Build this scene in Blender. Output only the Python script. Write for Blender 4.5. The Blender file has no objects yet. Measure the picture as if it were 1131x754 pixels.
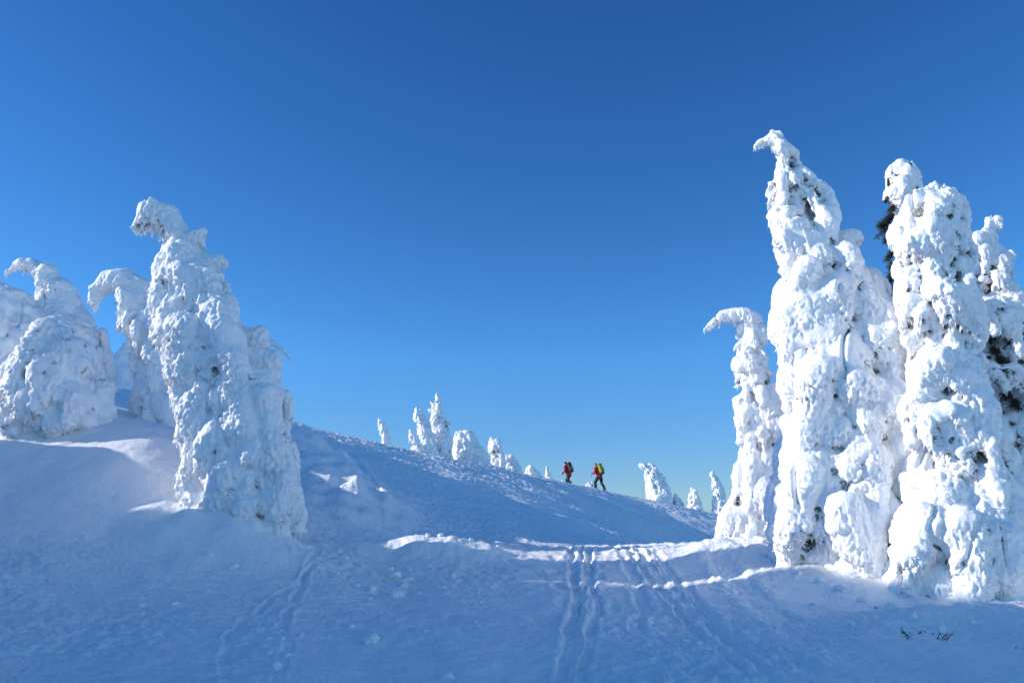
import bpy, bmesh, math, random
import numpy as np
from mathutils import Vector, Matrix

random.seed(7)
rng = np.random.default_rng(11)
scene = bpy.context.scene
COL = scene.collection
R = math.radians

# ------------------------------------------------------------------ camera
PITCH = 14.2
F = 880.0                       # focal length in photograph pixels (1131 wide)
CAMZ = 1.6
SP, CP = math.sin(R(PITCH)), math.cos(R(PITCH))
cam_data = bpy.data.cameras.new("camera")
cam_data.sensor_width = 36.0
cam_data.lens = 36.0 * F / 1131.0
cam_data.clip_start = 0.1
cam_data.clip_end = 8000
cam = bpy.data.objects.new("camera", cam_data)
cam.location = (0, 0, CAMZ)
cam.rotation_euler = (R(90 + PITCH), 0, 0)
COL.objects.link(cam)
scene.camera = cam

def at(px, py, Y):
    """world point that the photograph shows at (px, py), Y metres ahead of the viewer"""
    u = (px - 565.5) / F; v = (377.0 - py) / F
    k = Y / (CP - v * SP)
    return np.array([u * k, Y, CAMZ + (SP + v * CP) * k])

def px_size(Y, py):
    v = (377.0 - py) / F
    return Y / (CP - v * SP) / F

# ------------------------------------------------------------------ noise
_perm = np.random.default_rng(5).permutation(4096).astype(np.int64)
_g = np.random.default_rng(6).normal(size=(4096, 3)); _g /= np.linalg.norm(_g, axis=1)[:, None]

def noise(P):
    """vectorised gradient noise, about -0.7..0.7"""
    P = np.asarray(P, float)
    i = np.floor(P).astype(np.int64); f = P - i
    w = f * f * f * (f * (f * 6 - 15) + 10)
    out = np.zeros(len(P))
    for dx in (0, 1):
        hx = _perm[(i[:, 0] + dx) & 4095]; wx = w[:, 0] if dx else 1 - w[:, 0]
        for dy in (0, 1):
            hy = _perm[(hx + i[:, 1] + dy) & 4095]; wy = w[:, 1] if dy else 1 - w[:, 1]
            for dz in (0, 1):
                h = _perm[(hy + i[:, 2] + dz) & 4095]; wz = w[:, 2] if dz else 1 - w[:, 2]
                g = _g[h]
                out += wx * wy * wz * (g[:, 0] * (f[:, 0] - dx) + g[:, 1] * (f[:, 1] - dy) + g[:, 2] * (f[:, 2] - dz))
    return out * 1.5

def fbm(P, oct=3, gain=0.5):
    s = np.zeros(len(P)); a = 1.0
    for k in range(oct):
        s += a * noise(P * (2.03 ** k) + 17.3 * k); a *= gain
    return s

def sstep(a, b, x):
    t = np.clip((x - a) / (b - a), 0, 1); return t * t * (3 - 2 * t)

# ------------------------------------------------------------------ materials
def new_mat(name):
    m = bpy.data.materials.new(name); m.use_nodes = True
    nt = m.node_tree; nt.nodes.clear()
    out = nt.nodes.new("ShaderNodeOutputMaterial"); b = nt.nodes.new("ShaderNodeBsdfPrincipled")
    nt.links.new(b.outputs[0], out.inputs[0])
    return m, nt, b

def snow_mat(name, col, rough, bumps, sss=0.0, bare=None):
    m, nt, b = new_mat(name)
    N, L = nt.nodes, nt.links
    tc = N.new("ShaderNodeNewGeometry")
    n0 = N.new("ShaderNodeTexNoise"); n0.inputs["Scale"].default_value = 2.3; n0.inputs["Detail"].default_value = 4
    L.new(tc.outputs["Position"], n0.inputs["Vector"])
    cr = N.new("ShaderNodeValToRGB")
    cr.color_ramp.elements[0].position = 0.3; cr.color_ramp.elements[1].position = 0.7
    cr.color_ramp.elements[0].color = (col[0] * .95, col[1] * .955, col[2] * .965, 1)
    cr.color_ramp.elements[1].color = (*col, 1)
    L.new(n0.outputs["Fac"], cr.inputs["Fac"])
    last = cr.outputs["Color"]
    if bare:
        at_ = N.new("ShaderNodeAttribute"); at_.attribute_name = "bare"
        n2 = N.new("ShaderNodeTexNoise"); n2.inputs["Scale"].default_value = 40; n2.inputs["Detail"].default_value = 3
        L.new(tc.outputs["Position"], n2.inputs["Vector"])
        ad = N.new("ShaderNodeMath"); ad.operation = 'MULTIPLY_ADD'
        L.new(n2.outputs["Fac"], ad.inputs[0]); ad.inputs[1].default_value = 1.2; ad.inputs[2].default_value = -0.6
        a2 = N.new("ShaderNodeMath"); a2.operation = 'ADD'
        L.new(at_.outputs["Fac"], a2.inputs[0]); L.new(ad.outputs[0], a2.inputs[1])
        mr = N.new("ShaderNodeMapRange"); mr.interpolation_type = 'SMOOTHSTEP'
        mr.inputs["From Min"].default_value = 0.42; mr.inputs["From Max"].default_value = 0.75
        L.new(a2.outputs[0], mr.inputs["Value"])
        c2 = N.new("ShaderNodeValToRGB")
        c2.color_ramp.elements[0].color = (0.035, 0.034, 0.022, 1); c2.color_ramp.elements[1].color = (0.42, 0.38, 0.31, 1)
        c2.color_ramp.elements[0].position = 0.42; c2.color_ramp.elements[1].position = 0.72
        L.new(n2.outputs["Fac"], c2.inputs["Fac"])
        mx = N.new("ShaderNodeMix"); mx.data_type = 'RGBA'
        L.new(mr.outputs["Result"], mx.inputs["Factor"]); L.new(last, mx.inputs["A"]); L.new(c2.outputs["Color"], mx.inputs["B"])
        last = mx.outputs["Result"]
    L.new(last, b.inputs["Base Color"])
    b.inputs["Roughness"].default_value = rough
    b.inputs["Specular IOR Level"].default_value = 0.25
    if sss > 0:
        b.inputs["Subsurface Weight"].default_value = sss
        b.inputs["Subsurface Radius"].default_value = (0.03, 0.035, 0.045)
        b.inputs["Subsurface Scale"].default_value = 1.0
    prev = None
    for sc, dist, det in bumps:
        n = N.new("ShaderNodeTexNoise"); n.inputs["Scale"].default_value = sc; n.inputs["Detail"].default_value = det
        n.inputs["Roughness"].default_value = 0.6
        L.new(tc.outputs["Position"], n.inputs["Vector"])
        bp = N.new("ShaderNodeBump"); bp.inputs["Distance"].default_value = dist; bp.inputs["Strength"].default_value = 1.0
        L.new(n.outputs["Fac"], bp.inputs["Height"])
        if prev: L.new(prev.outputs[0], bp.inputs["Normal"])
        prev = bp
    if prev: L.new(prev.outputs[0], b.inputs["Normal"])
    return m

def plain_mat(name, col, rough=0.7, var=0.25, scale=30, bump=0.002, metal=0.0):
    m, nt, b = new_mat(name)
    N, L = nt.nodes, nt.links
    tc = N.new("ShaderNodeTexCoord")
    n = N.new("ShaderNodeTexNoise"); n.inputs["Scale"].default_value = scale; n.inputs["Detail"].default_value = 4
    L.new(tc.outputs["Object"], n.inputs["Vector"])
    cr = N.new("ShaderNodeValToRGB")
    cr.color_ramp.elements[0].position = 0.3; cr.color_ramp.elements[1].position = 0.7
    cr.color_ramp.elements[0].color = (*[c * (1 - var) for c in col], 1)
    cr.color_ramp.elements[1].color = (*[min(1, c * (1 + var)) for c in col], 1)
    L.new(n.outputs["Fac"], cr.inputs["Fac"]); L.new(cr.outputs["Color"], b.inputs["Base Color"])
    b.inputs["Roughness"].default_value = rough; b.inputs["Metallic"].default_value = metal
    bp = N.new("ShaderNodeBump"); bp.inputs["Distance"].default_value = bump
    L.new(n.outputs["Fac"], bp.inputs["Height"]); L.new(bp.outputs[0], b.inputs["Normal"])
    return m

M_GROUND = snow_mat("packed_snow", (0.945, 0.95, 0.958), 0.6, [(60, 0.010, 3), (24, 0.014, 3), (9, 0.02, 4)])
M_TREE = snow_mat("rime_snow", (0.945, 0.947, 0.952), 0.6, [(90, 0.004, 3), (28, 0.012, 3)], bare=True)
M_CLOD = snow_mat("clod_snow", (0.91, 0.92, 0.93), 0.6, [(60, 0.006, 3)])
M_NEEDLE = plain_mat("dark_needles", (0.030, 0.034, 0.018), 0.8, 0.5, 25)
M_TWIG = plain_mat("bare_twig", (0.075, 0.055, 0.04), 0.8, 0.4, 40)
M_BARK = plain_mat("bark", (0.09, 0.065, 0.05), 0.9, 0.5, 18, 0.01)

# ------------------------------------------------------------------ tags and mesh helpers
def tag(o, label=None, cat=None, group=None, kind=None):
    if label: o["label"] = label
    if cat: o["category"] = cat
    if group: o["group"] = group
    if kind: o["kind"] = kind
    return o

def empty(name, loc):
    o = bpy.data.objects.new(name, None); COL.objects.link(o)
    o.location = Vector(loc); o.empty_display_size = 0.3
    return o

def link_mesh(name, verts, loops, starts, mat, parent=None, smooth=True, origin=(0, 0, 0)):
    """numpy arrays -> one mesh object; verts in world space, origin = object's location"""
    me = bpy.data.meshes.new(name)
    v = np.asarray(verts, np.float32) - np.asarray(origin, np.float32)
    loops = np.asarray(loops, np.int32).ravel(); starts = np.asarray(starts, np.int32)
    me.vertices.add(len(v)); me.vertices.foreach_set("co", v.ravel())
    me.loops.add(len(loops)); me.loops.foreach_set("vertex_index", loops)
    me.polygons.add(len(starts)); me.polygons.foreach_set("loop_start", starts)
    me.update(calc_edges=True); me.validate()
    if smooth: me.polygons.foreach_set("use_smooth", np.ones(len(me.polygons), bool))
    me.materials.append(mat)
    o = bpy.data.objects.new(name, me); COL.objects.link(o)
    if parent is not None:
        o.parent = parent
        pl = np.array(parent.location)
        if parent.parent is not None: pl = pl + np.array(parent.parent.location)      # every parent here is only moved, never turned
        o.location = Vector(np.asarray(origin) - pl)
    else:
        o.location = Vector(origin)
    return o

_ico = {}
def ico(sub):
    if sub not in _ico:
        bm = bmesh.new(); bmesh.ops.create_icosphere(bm, subdivisions=sub, radius=1.0)
        bm.verts.ensure_lookup_table()
        v = np.array([q.co[:] for q in bm.verts]); f = np.array([[q.index for q in t.verts] for t in bm.faces])
        bm.free(); _ico[sub] = (v, f)
    return _ico[sub]

def blobs_mesh(blobs, sub=2):
    """blobs: rows x,y,z,rx,ry,rz -> stacked spheres"""
    v, f = ico(sub); B = np.asarray(blobs, float)
    V = (v[None] * B[:, None, 3:6] + B[:, None, :3]).reshape(-1, 3)
    Fc = (f[None] + (np.arange(len(B)) * len(v))[:, None, None]).reshape(-1, 3)
    return V, Fc

def remesh(blobs, voxel, sub=2, iters=2):
    """union of blobs as one continuous skin -> verts, loops, starts, edges"""
    V, Fc = blobs_mesh(blobs, sub)
    me = bpy.data.meshes.new("tmp_skin")
    me.vertices.add(len(V)); me.vertices.foreach_set("co", V.astype(np.float32).ravel())
    me.loops.add(Fc.size); me.loops.foreach_set("vertex_index", Fc.astype(np.int32).ravel())
    me.polygons.add(len(Fc)); me.polygons.foreach_set("loop_start", np.arange(0, Fc.size, 3, dtype=np.int32))
    me.update(calc_edges=True)
    ob = bpy.data.objects.new("tmp_skin", me); COL.objects.link(ob)
    md = ob.modifiers.new("r", 'REMESH'); md.mode = 'VOXEL'; md.voxel_size = voxel; md.adaptivity = 0
    dg = bpy.context.evaluated_depsgraph_get(); dg.update()
    em = bpy.data.meshes.new_from_object(ob.evaluated_get(dg))
    nv = len(em.vertices)
    P = np.empty(nv * 3, np.float32); em.vertices.foreach_get("co", P); P = P.reshape(-1, 3).astype(float)
    E = np.empty(len(em.edges) * 2, np.int32); em.edges.foreach_get("vertices", E); E = E.reshape(-1, 2)
    lo = np.empty(len(em.loops), np.int32); em.loops.foreach_get("vertex_index", lo)
    st = np.empty(len(em.polygons), np.int32); em.polygons.foreach_get("loop_start", st)
    bpy.data.objects.remove(ob); bpy.data.meshes.remove(me); bpy.data.meshes.remove(em)
    P = lap(P, E, iters)
    return P, lo, st, E

def lap(P, E, iters, k=0.6):
    n = len(P)
    deg = np.bincount(E.ravel(), minlength=n).astype(float); deg[deg == 0] = 1
    for _ in range(iters):
        S = np.empty_like(P)
        for c in range(3):
            S[:, c] = np.bincount(E[:, 0], weights=P[E[:, 1], c], minlength=n) + np.bincount(E[:, 1], weights=P[E[:, 0], c], minlength=n)
        P = P + k * (S / deg[:, None] - P)
    return P

def lap1(a, E, iters):
    n = len(a); deg = np.bincount(E.ravel(), minlength=n).astype(float); deg[deg == 0] = 1
    for _ in range(iters):
        s = np.bincount(E[:, 0], weights=a[E[:, 1]], minlength=n) + np.bincount(E[:, 1], weights=a[E[:, 0]], minlength=n)
        a = 0.4 * a + 0.6 * s / deg
    return a

def normals(P, lo, st):
    """all faces are quads"""
    q = lo.reshape(-1, 4)
    n = np.cross(P[q[:, 2]] - P[q[:, 0]], P[q[:, 3]] - P[q[:, 1]])
    N = np.zeros_like(P)
    for k in range(4):
        for c in range(3):
            N[:, c] += np.bincount(q[:, k], weights=n[:, c], minlength=len(P))
    return N / np.maximum(np.linalg.norm(N, axis=1), 1e-9)[:, None]

def spikes(base, direction, length, width, r=rng, curl=0.15):
    """thin three sided spikes, bent once: arrays n x 3, n x 3, n, n -> verts, tris"""
    n = len(base)
    d = direction / np.maximum(np.linalg.norm(direction, axis=1), 1e-9)[:, None]
    a = np.cross(d, r.normal(size=(n, 3))); a /= np.maximum(np.linalg.norm(a, axis=1), 1e-9)[:, None]
    b = np.cross(d, a)
    L = length[:, None]; W = width[:, None]
    bend = a * r.normal(size=(n, 1)) * curl * L
    vs = []
    for t, ww in ((0.0, 1.0), (0.55, 0.75)):
        for k in range(3):
            an = 2 * math.pi * k / 3
            vs.append(base + d * L * t + bend * t * t + (a * math.cos(an) + b * math.sin(an)) * W * ww)
    vs.append(base + d * L + bend)
    V = np.stack(vs, 1).reshape(-1, 3)
    f = np.array([[0, 1, 4], [0, 4, 3], [1, 2, 5], [1, 5, 4], [2, 0, 3], [2, 3, 5], [3, 4, 6], [4, 5, 6], [5, 3, 6]])
    T = (f[None] + (np.arange(n) * 7)[:, None, None]).reshape(-1, 3)
    return V, T

def tube(path, rad, sides=7):
    """tapered closed tube along a path -> verts, list of faces"""
    path = np.asarray(path, float); V = []; Fc = []
    for i, p in enumerate(path):
        t = path[min(i + 1, len(path) - 1)] - path[max(i - 1, 0)]; t /= max(np.linalg.norm(t), 1e-9)
        a = np.cross(t, (0.31, 0.9, 0.21)); a /= np.linalg.norm(a); b = np.cross(t, a)
        for k in range(sides):
            an = 2 * math.pi * k / sides
            V.append(p + (a * math.cos(an) + b * math.sin(an)) * rad[i])
    n = len(path)
    for i in range(n - 1):
        for k in range(sides):
            k2 = (k + 1) % sides
            Fc.append((i * sides + k, i * sides + k2, (i + 1) * sides + k2, (i + 1) * sides + k))
    Fc.append(tuple(range(sides))[::-1]); Fc.append(tuple((n - 1) * sides + k for k in range(sides)))
    return np.array(V), Fc

def poly_obj(name, parts, mat, parent=None, origin=(0, 0, 0), smooth=True):
    """parts: [(verts, faces)...] joined into ONE mesh object"""
    V = []; lo = []; st = []; off = 0
    for v, fs in parts:
        V.append(np.asarray(v, float))
        for f in fs:
            st.append(len(lo)); lo.extend(int(i) + off for i in f)
        off += len(v)
    return link_mesh(name, np.concatenate(V), lo, st, mat, parent, smooth, origin)

# ------------------------------------------------------------------ terrain
CTRL_PX = [  # px, py, Y : what the photograph shows of the snow surface
    # foreground
    (0, 754, 7.4), (200, 754, 7.6), (400, 754, 7.8), (565, 754, 8.0), (760, 754, 7.8), (950, 754, 7.4), (1131, 754, 7.0),
    (0, 690, 8.8), (200, 690, 9.3), (400, 690, 9.8), (565, 690, 10.0), (760, 690, 9.8), (950, 690, 9.2), (1131, 690, 8.6),
    (0, 620, 10.6), (130, 625, 11.2), (270, 635, 11.8), (430, 640, 12.8), (620, 635, 13.2), (800, 635, 13.0), (900, 640, 12.0),
    # left drift
    (0, 555, 13.1), (100, 575, 12.5), (230, 600, 12.6),
    (0, 480, 15.5), (60, 470, 15.9), (112, 500, 14.2), (150, 500, 14.0), (172, 520, 13.8), (192, 478, 15.0), (130, 452, 18.0), (40, 456, 17.4), (265, 590, 13.0),
    (150, 540, 13.2), (330, 592, 14.4),
    # crest of the near bump
    (400, 600, 14.9), (500, 601, 15.1), (600, 605, 15.4), (700, 603, 15.8), (800, 598, 16.4), (860, 598, 15.2),
    # right side, under the tall trees
    (930, 630, 12.9), (1000, 662, 11.4), (1060, 676, 10.8), (1131, 668, 10.6),
    # far face behind the bump
    (360, 570, 19.5), (360, 520, 22.5), (420, 560, 20.5), (500, 575, 21.5), (600, 585, 23), (700, 592, 32), (780, 596, 43),
    (350, 490, 26.5), (450, 520, 28), (560, 545, 30.5), (660, 562, 38), (760, 582, 47.5),
    # crest line of the far ridge
    (250, 452, 27), (330, 471, 30), (430, 492, 36), (540, 515, 43), (640, 536, 49), (700, 550, 51.5), (750, 560, 53.5), (800, 570, 55), (900, 592, 58), (1000, 612, 60),
]
pts = [at(*c) for c in CTRL_PX]
for px, py, Y, drop in [(330, 471, 30, 1.6), (430, 492, 36, 1.8), (540, 515, 43, 2.0), (640, 536, 49, 1.9), (700, 550, 51.5, 1.9), (800, 570, 55, 1.8), (900, 592, 58, 1.8), (1000, 612, 60, 1.8), (250, 452, 27, 1.2)]:
    p = at(px, py, Y + 14); p[2] -= drop; pts.append(p)
EXTRA = [(9, 38, 0.9), (13, 44, 1.0), (6, 31, 1.2), (0, 0, 0), (0, 3.5, -0.05), (-4, 2, 0.5), (4, 2, -0.1), (0, -10, -1.0), (-10, -8, 2.0), (12, -8, -2.0), (9, 5, -0.1), (14, 10, -0.4), (20, 20, -1.5),
         (-9, 5, 1.8), (-14, 10, 3.8), (-17, 18, 5.0), (-24, 28, 9.0), (-30, 45, 8.5), (-30, 10, 8), (25, 35, -2.0), (36, 50, -3), (40, 20, -6), (12, 16, 0.9), (14, 26, -0.4), (9, 22, 0.2),
         (0, 18.8, 1.5), (-3, 18.6, 1.55), (5, 19.2, 1.15), (-20, 75, 1.0), (0, 80, -2), (25, 80, -6), (50, 80, -10), (-60, 60, 6), (-60, 10, 12), (60, 0, -12), (0, -50, -9), (-50, -40, 6), (50, -50, -15)]
pts = np.array([p for p in pts] + [np.array(e, float) for e in EXTRA])
def _tps(r2):
    return np.where(r2 > 1e-12, 0.5 * r2 * np.log(np.maximum(r2, 1e-12)), 0.0)
C = pts[:, :2]; n_ = len(C)
A = np.zeros((n_ + 3, n_ + 3))
A[:n_, :n_] = _tps(((C[:, None] - C[None]) ** 2).sum(-1)) + np.eye(n_) * 0.6
A[:n_, n_] = 1; A[:n_, n_ + 1:] = C; A[n_, :n_] = 1; A[n_ + 1:, :n_] = C.T
W_ = np.linalg.solve(A, np.concatenate([pts[:, 2], np.zeros(3)]))

def base_z(x, y):
    x = np.atleast_1d(np.asarray(x, float)); y = np.atleast_1d(np.asarray(y, float))
    z = np.empty(len(x))
    for s in range(0, len(x), 60000):
        xx, yy = x[s:s + 60000], y[s:s + 60000]
        rr = np.hypot(xx, yy); lim = np.minimum(rr, 95.0) / np.maximum(rr, 1e-6)   # clamp the fit beyond 95 m
        cx, cy = xx * lim, yy * lim
        r2 = (cx[:, None] - C[None, :, 0]) ** 2 + (cy[:, None] - C[None, :, 1]) ** 2
        zz = _tps(r2) @ W_[:n_] + W_[n_] + W_[n_ + 1] * cx + W_[n_ + 2] * cy
        z[s:s + 60000] = zz - np.maximum(rr - 80, 0) * 0.16
    # unseen rises, near and far, added at left to shade the slope
    s_ = -(x + 0.70 * y + 2.2)
    z += SHADE_HILL * 6.5 * sstep(0, 7, s_) * sstep(-6, 0, y) * (1 - sstep(HY[0], HY[1], y)) * (1 - sstep(18, 45, -x) * .5)
    z += SHADE_BANK * np.exp(-((x + 12.0) / 1.3) ** 2 - ((y - 13.6) / 1.2) ** 4)
    z += SHADE_FARHILL * sstep(20, 36, -x) * sstep(19.0, 22.0, y) * (1 - sstep(FY[0], FY[1], y + (x + 30) * 0.0))
    return z
SHADE_BANK = 0.0
SHADE_HILL, HY = 0.72, (11.9, 12.8)  # unseen near rise, added to shadow the foreground
SHADE_FARHILL, FY = 12.5, (27.2, 30.5)  # unseen far rise, added to keep the far face in shadow

SHADE_BANK = max(0.0, 5.0 - float(base_z(-12.0, 13.6)[0]))  # unseen bump added so its shadow covers the left drift
print('BANK', SHADE_BANK)

def ground_hit(px, py, y0=5.0, y1=60.0, n=1500):
    """first point of the snow surface along the line of sight"""
    Y = np.geomspace(y0, y1, n)
    u = (px - 565.5) / F; v = (377.0 - py) / F
    k = Y / (CP - v * SP)
    zz = CAMZ + (SP + v * CP) * k
    g = base_z(u * k, Y)
    i = np.argmax(g >= zz)
    return np.array([u * k[i], Y[i], g[i]])

# tracks: photograph pixel polylines laid onto the surface -> (world polyline, half width, depth, rim)
TRACKS = []
def track(pl, w, d, rim, wob=0.03):
    P = np.array([ground_hit(a, b) for a, b in pl])
    t = np.linspace(0, len(P) - 1, 24 * (len(P) - 1))
    Q = np.stack([np.interp(t, np.arange(len(P)), P[:, c]) for c in range(2)], 1)
    TRACKS.append((Q, w, d, rim, wob))
track([(628, 603), (634, 640), (638, 668), (628, 700), (618, 754)], 0.075, 0.10, 0.03)
track([(650, 603), (652, 640), (662, 668), (652, 700), (640, 754)], 0.07, 0.09, 0.025)
track([(692, 607), (722, 645), (762, 690), (800, 728), (826, 754)], 0.065, 0.10, 0.03)
track([(704, 608), (738, 645), (780, 690), (816, 722), (850, 754)], 0.065, 0.09, 0.03)
track([(724, 612), (756, 645), (775, 672), (800, 705), (870, 735), (940, 754)], 0.08, 0.06, 0.02)
track([(662, 602), (700, 640), (712, 672), (700, 690), (740, 720)], 0.10, 0.05, 0.02)
track([(792, 615), (822, 650), (860, 682), (900, 705), (960, 735)], 0.20, 0.06, 0.03)
track([(385, 608), (300, 660), (248, 706), (248, 754)], 0.055, 0.045, 0.02)
track([(352, 612), (330, 650), (312, 690), (316, 720), (308, 754)], 0.06, 0.03, 0.03)
track([(560, 620), (600, 640), (632, 655)], 0.06, 0.03, 0.01)
track([(380, 500), (396, 520), (410, 560), (412, 590)], 0.25, 0.10, 0.05)
track([(346, 474), (400, 487), (460, 500), (520, 514), (600, 532)], 0.30, 0.12, 0.08)
track([(330, 474), (370, 484), (430, 500), (500, 516)], 0.25, 0.10, 0.08)
track([(640, 603), (646, 645), (640, 690), (628, 754)], 0.045, 0.05, 0.015)
track([(715, 610), (750, 650), (798, 700), (850, 740)], 0.045, 0.05, 0.015)
track([(698, 607), (730, 645), (771, 690), (812, 735)], 0.05, 0.06, 0.02)
FEET = []
for k in range(14):
    t = k / 13
    FEET.append(ground_hit(640 + 30 * math.sin(k * 2.2) + 6 * t, 606 + 70 * t))
for k in range(20):
    t = k / 19
    FEET.append(ground_hit(np.interp(t, [0, .4, .7, 1], [700, 760, 805, 900]) + 10 * math.sin(k * 2.6), 610 + 135 * t))

def detail_z(x, y):
    n = len(x); z = np.zeros(n)
    P = np.stack([x, y, np.zeros(n)], 1)
    r = np.hypot(x, y)
    near = 1 - sstep(55, 90, r)
    # broad drifts
    z += 0.10 * noise(P * 0.33) + 0.05 * noise(P * 0.9 + 5) * near
    # wind ripples, stretched along the wind (left to right, slightly down)
    ca, sa = math.cos(-0.35), math.sin(-0.35)
    Q = np.stack([(x * ca - y * sa) * 1.1, (x * sa + y * ca) * 5.0, np.zeros(n)], 1)
    Q += 0.5 * np.stack([noise(P * 1.3 + 9), noise(P * 1.3 + 31), np.zeros(n)], 1)
    sas = 1 - np.abs(noise(Q)) * 2
    m1 = sstep(-0.25, 0.35, noise(P * 0.25 + 40))
    z += 0.020 * sas * (0.35 + 0.65 * m1) * near
    z += 0.014 * noise(Q * 2.7 + 3) * near + (0.007 * noise(P * 15.0 + 8) + 0.004 * noise(P * 34.0 + 2)) * (0.5 + m1) * (1 - sstep(16, 30, r))
    z += 0.030 * noise(P * np.array([1.6, 2.4, 1]) + 71) * near + 0.016 * noise(P * 3.7 + 19) * near
    # crumbly crust patches
    crust = sstep(0.0, 0.3, noise(P * 0.4 + 77) + 0.1)
    # rough mottled patch on the far face and the bank behind the left tree
    for (cx, cy, rx, ry, w) in ROUGH:
        crust = np.maximum(crust, w * np.exp(-(((x - cx) / rx) ** 2 + ((y - cy) / ry) ** 2)))
    calm = 1 - np.exp(-(((x + 8) / 3.2) ** 2 + ((y - 13.3) / 2.2) ** 2) ** 2)      # the smooth drift under the left trees
    crust *= calm
    lump = np.abs(noise(P * 4.0 + 13))
    z += crust * (0.05 * (lump - 0.2) + 0.022 * noise(P * 9.0 + 3) + 0.010 * noise(P * 21.0)) * near
    for (cx, cy, rx, ry, amp) in BUMPS:
        z += amp * np.exp(-(((x - cx) / rx) ** 2 + ((y - cy) / ry) ** 2)) * (1 + 0.5 * noise(P * 1.7 + 50))
    # tracks
    wn = np.stack([noise(P * 2.2 + 61), noise(P * 2.2 + 83)], 1)
    for Qp, w, d, rim, wob in TRACKS:
        lo, hi = Qp.min(0) - 1.2, Qp.max(0) + 1.2
        idx = np.where((x > lo[0]) & (x < hi[0]) & (y > lo[1]) & (y < hi[1]))[0]
        if not len(idx): continue
        pp = np.stack([x[idx], y[idx]], 1) + wn[idx] * wob * 2
        best = np.full(len(idx), 9.0)
        for s in range(0, len(idx), 40000):
            q = pp[s:s + 40000]
            a, b = Qp[:-1], Qp[1:]
            ab = b - a; L2 = (ab ** 2).sum(1)
            t = np.clip(((q[:, None] - a[None]) * ab[None]).sum(-1) / L2, 0, 1)
            dd = np.linalg.norm(q[:, None] - (a[None] + t[..., None] * ab[None]), axis=-1).min(1)
            best[s:s + 40000] = dd
        e = best / w
        mod = 0.75 + 0.7 * noise(P[idx] * 1.6 + 23)
        fade = 0.25 + 0.42 * sstep(8.0, 11.5, np.hypot(x[idx], y[idx]))
        z[idx] += fade * (-d * (1 - sstep(0.62, 1.02, e)) + rim * np.exp(-((e - 1.45) / 0.4) ** 2) * (1 + 0.7 * noise(P[idx] * 7))) * np.clip(mod, 0.2, 1.3)
    for f in FEET:
        dx, dy = x - f[0], y - f[1]
        m = (np.abs(dx) < 0.5) & (np.abs(dy) < 0.5)
        e2 = (dx[m] / 0.10) ** 2 + (dy[m] / 0.17) ** 2
        z[m] += -0.03 * np.exp(-e2 ** 2) + 0.008 * np.exp(-(np.sqrt(e2) - 1.5) ** 2 * 6)
    return z

ROUGH = []
for px, py, rx, ry, w in [(375, 575, 1.6, 1.8, 1.0), (370, 540, 1.8, 2.5, .8), (450, 545, 4, 4, .8), (520, 565, 4, 4, .6), (430, 640, 1.6, 1.3, 1.0), (470, 612, 1.2, .8, 1.0),
                          (300, 700, .5, 1.2, 1.0), (420, 690, 1.2, .9, .7), (720, 690, 1.4, 1.2, .9), (640, 620, 1.0, 1.2, .8), (740, 720, 1.5, 1.0, .6), (650, 650, .7, 1.6, .8), (760, 680, 1.0, 1.6, .8), (430, 494, 6, 1.8, 1.9), (560, 520, 8, 2.2, 1.9), (350, 476, 4, 1.6, 1.7), (490, 508, 5, 2.0, 1.8)]:
    g = ground_hit(px, py); ROUGH.append((g[0], g[1], rx, ry, w))
BUMPS = []
for px, py, rx, ry, a in [(345, 490, 1.2, 1.2, 0.5), (372, 520, 1.3, 1.2, .45), (380, 560, 1.5, 1.6, .5), (395, 580, 1.0, 1.4, .3), (275, 596, 1.1, .7, .28), (215, 588, .9, .7, .25), (830, 604, 1.0, .6, .16), (905, 628, .9, .5, .14), (990, 652, .9, .5, .12), (1050, 676, 1.0, .5, .14), (1120, 672, .9, .5, .12), (60, 470, 1.6, .9, .2),
                         (430, 603, 1.2, .35, .14), (480, 604, .9, .35, .20), (520, 607, .6, .3, .12), (800, 600, 1.0, .4, .10)]:
    g = ground_hit(px, py + 8); BUMPS.append((g[0], g[1], rx, ry, a))

def ground_z(x, y):
    x = np.atleast_1d(np.asarray(x, float)); y = np.atleast_1d(np.asarray(y, float))
    return base_z(x, y) + detail_z(x, y)

def build_ground():
    # fan of rings round the viewer's spot: fine in front, coarse elsewhere
    az = np.concatenate([np.linspace(-36.5, 36.5, 1150), np.linspace(36.5, 323.5, 150)[1:-1]])
    az = np.radians(az)
    rad = np.concatenate([np.geomspace(0.4, 5.5, 60)[:-1], np.geomspace(5.5, 64, 820)[:-1], np.geomspace(64, 3500, 60)])
    na, nr = len(az), len(rad)
    RR, AA = np.meshgrid(rad, az, indexing='ij')
    x = (RR * np.sin(AA)).ravel(); y = (RR * np.cos(AA)).ravel()
    z = ground_z(x, y)
    V = np.stack([x, y, z], 1)
    i = np.arange(nr - 1)[:, None] * na; j = np.arange(na)[None]; j2 = (j + 1) % na
    quads = np.stack([i + j, i + na + j, i + na + j2, i + j2], -1).reshape(-1, 4)
    quads = quads[:, ::-1]
    # centre
    c = len(V); V = np.vstack([V, [0, 0, ground_z(0, 0)[0]]])
    tri = np.stack([np.full(na, c), np.arange(na), (np.arange(na) + 1) % na], 1)[:, ::-1]
    lo = np.concatenate([quads.ravel(), tri.ravel()])
    st = np.concatenate([np.arange(len(quads)) * 4, len(quads) * 4 + np.arange(na) * 3])
    o = link_mesh("snow_ground", V, lo, st, M_GROUND)
    tag(o, "windblown snow slope rising to a ridge, crossed by ski tracks", "snow slope", kind="structure")
    return o
GROUND = build_ground()

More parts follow.
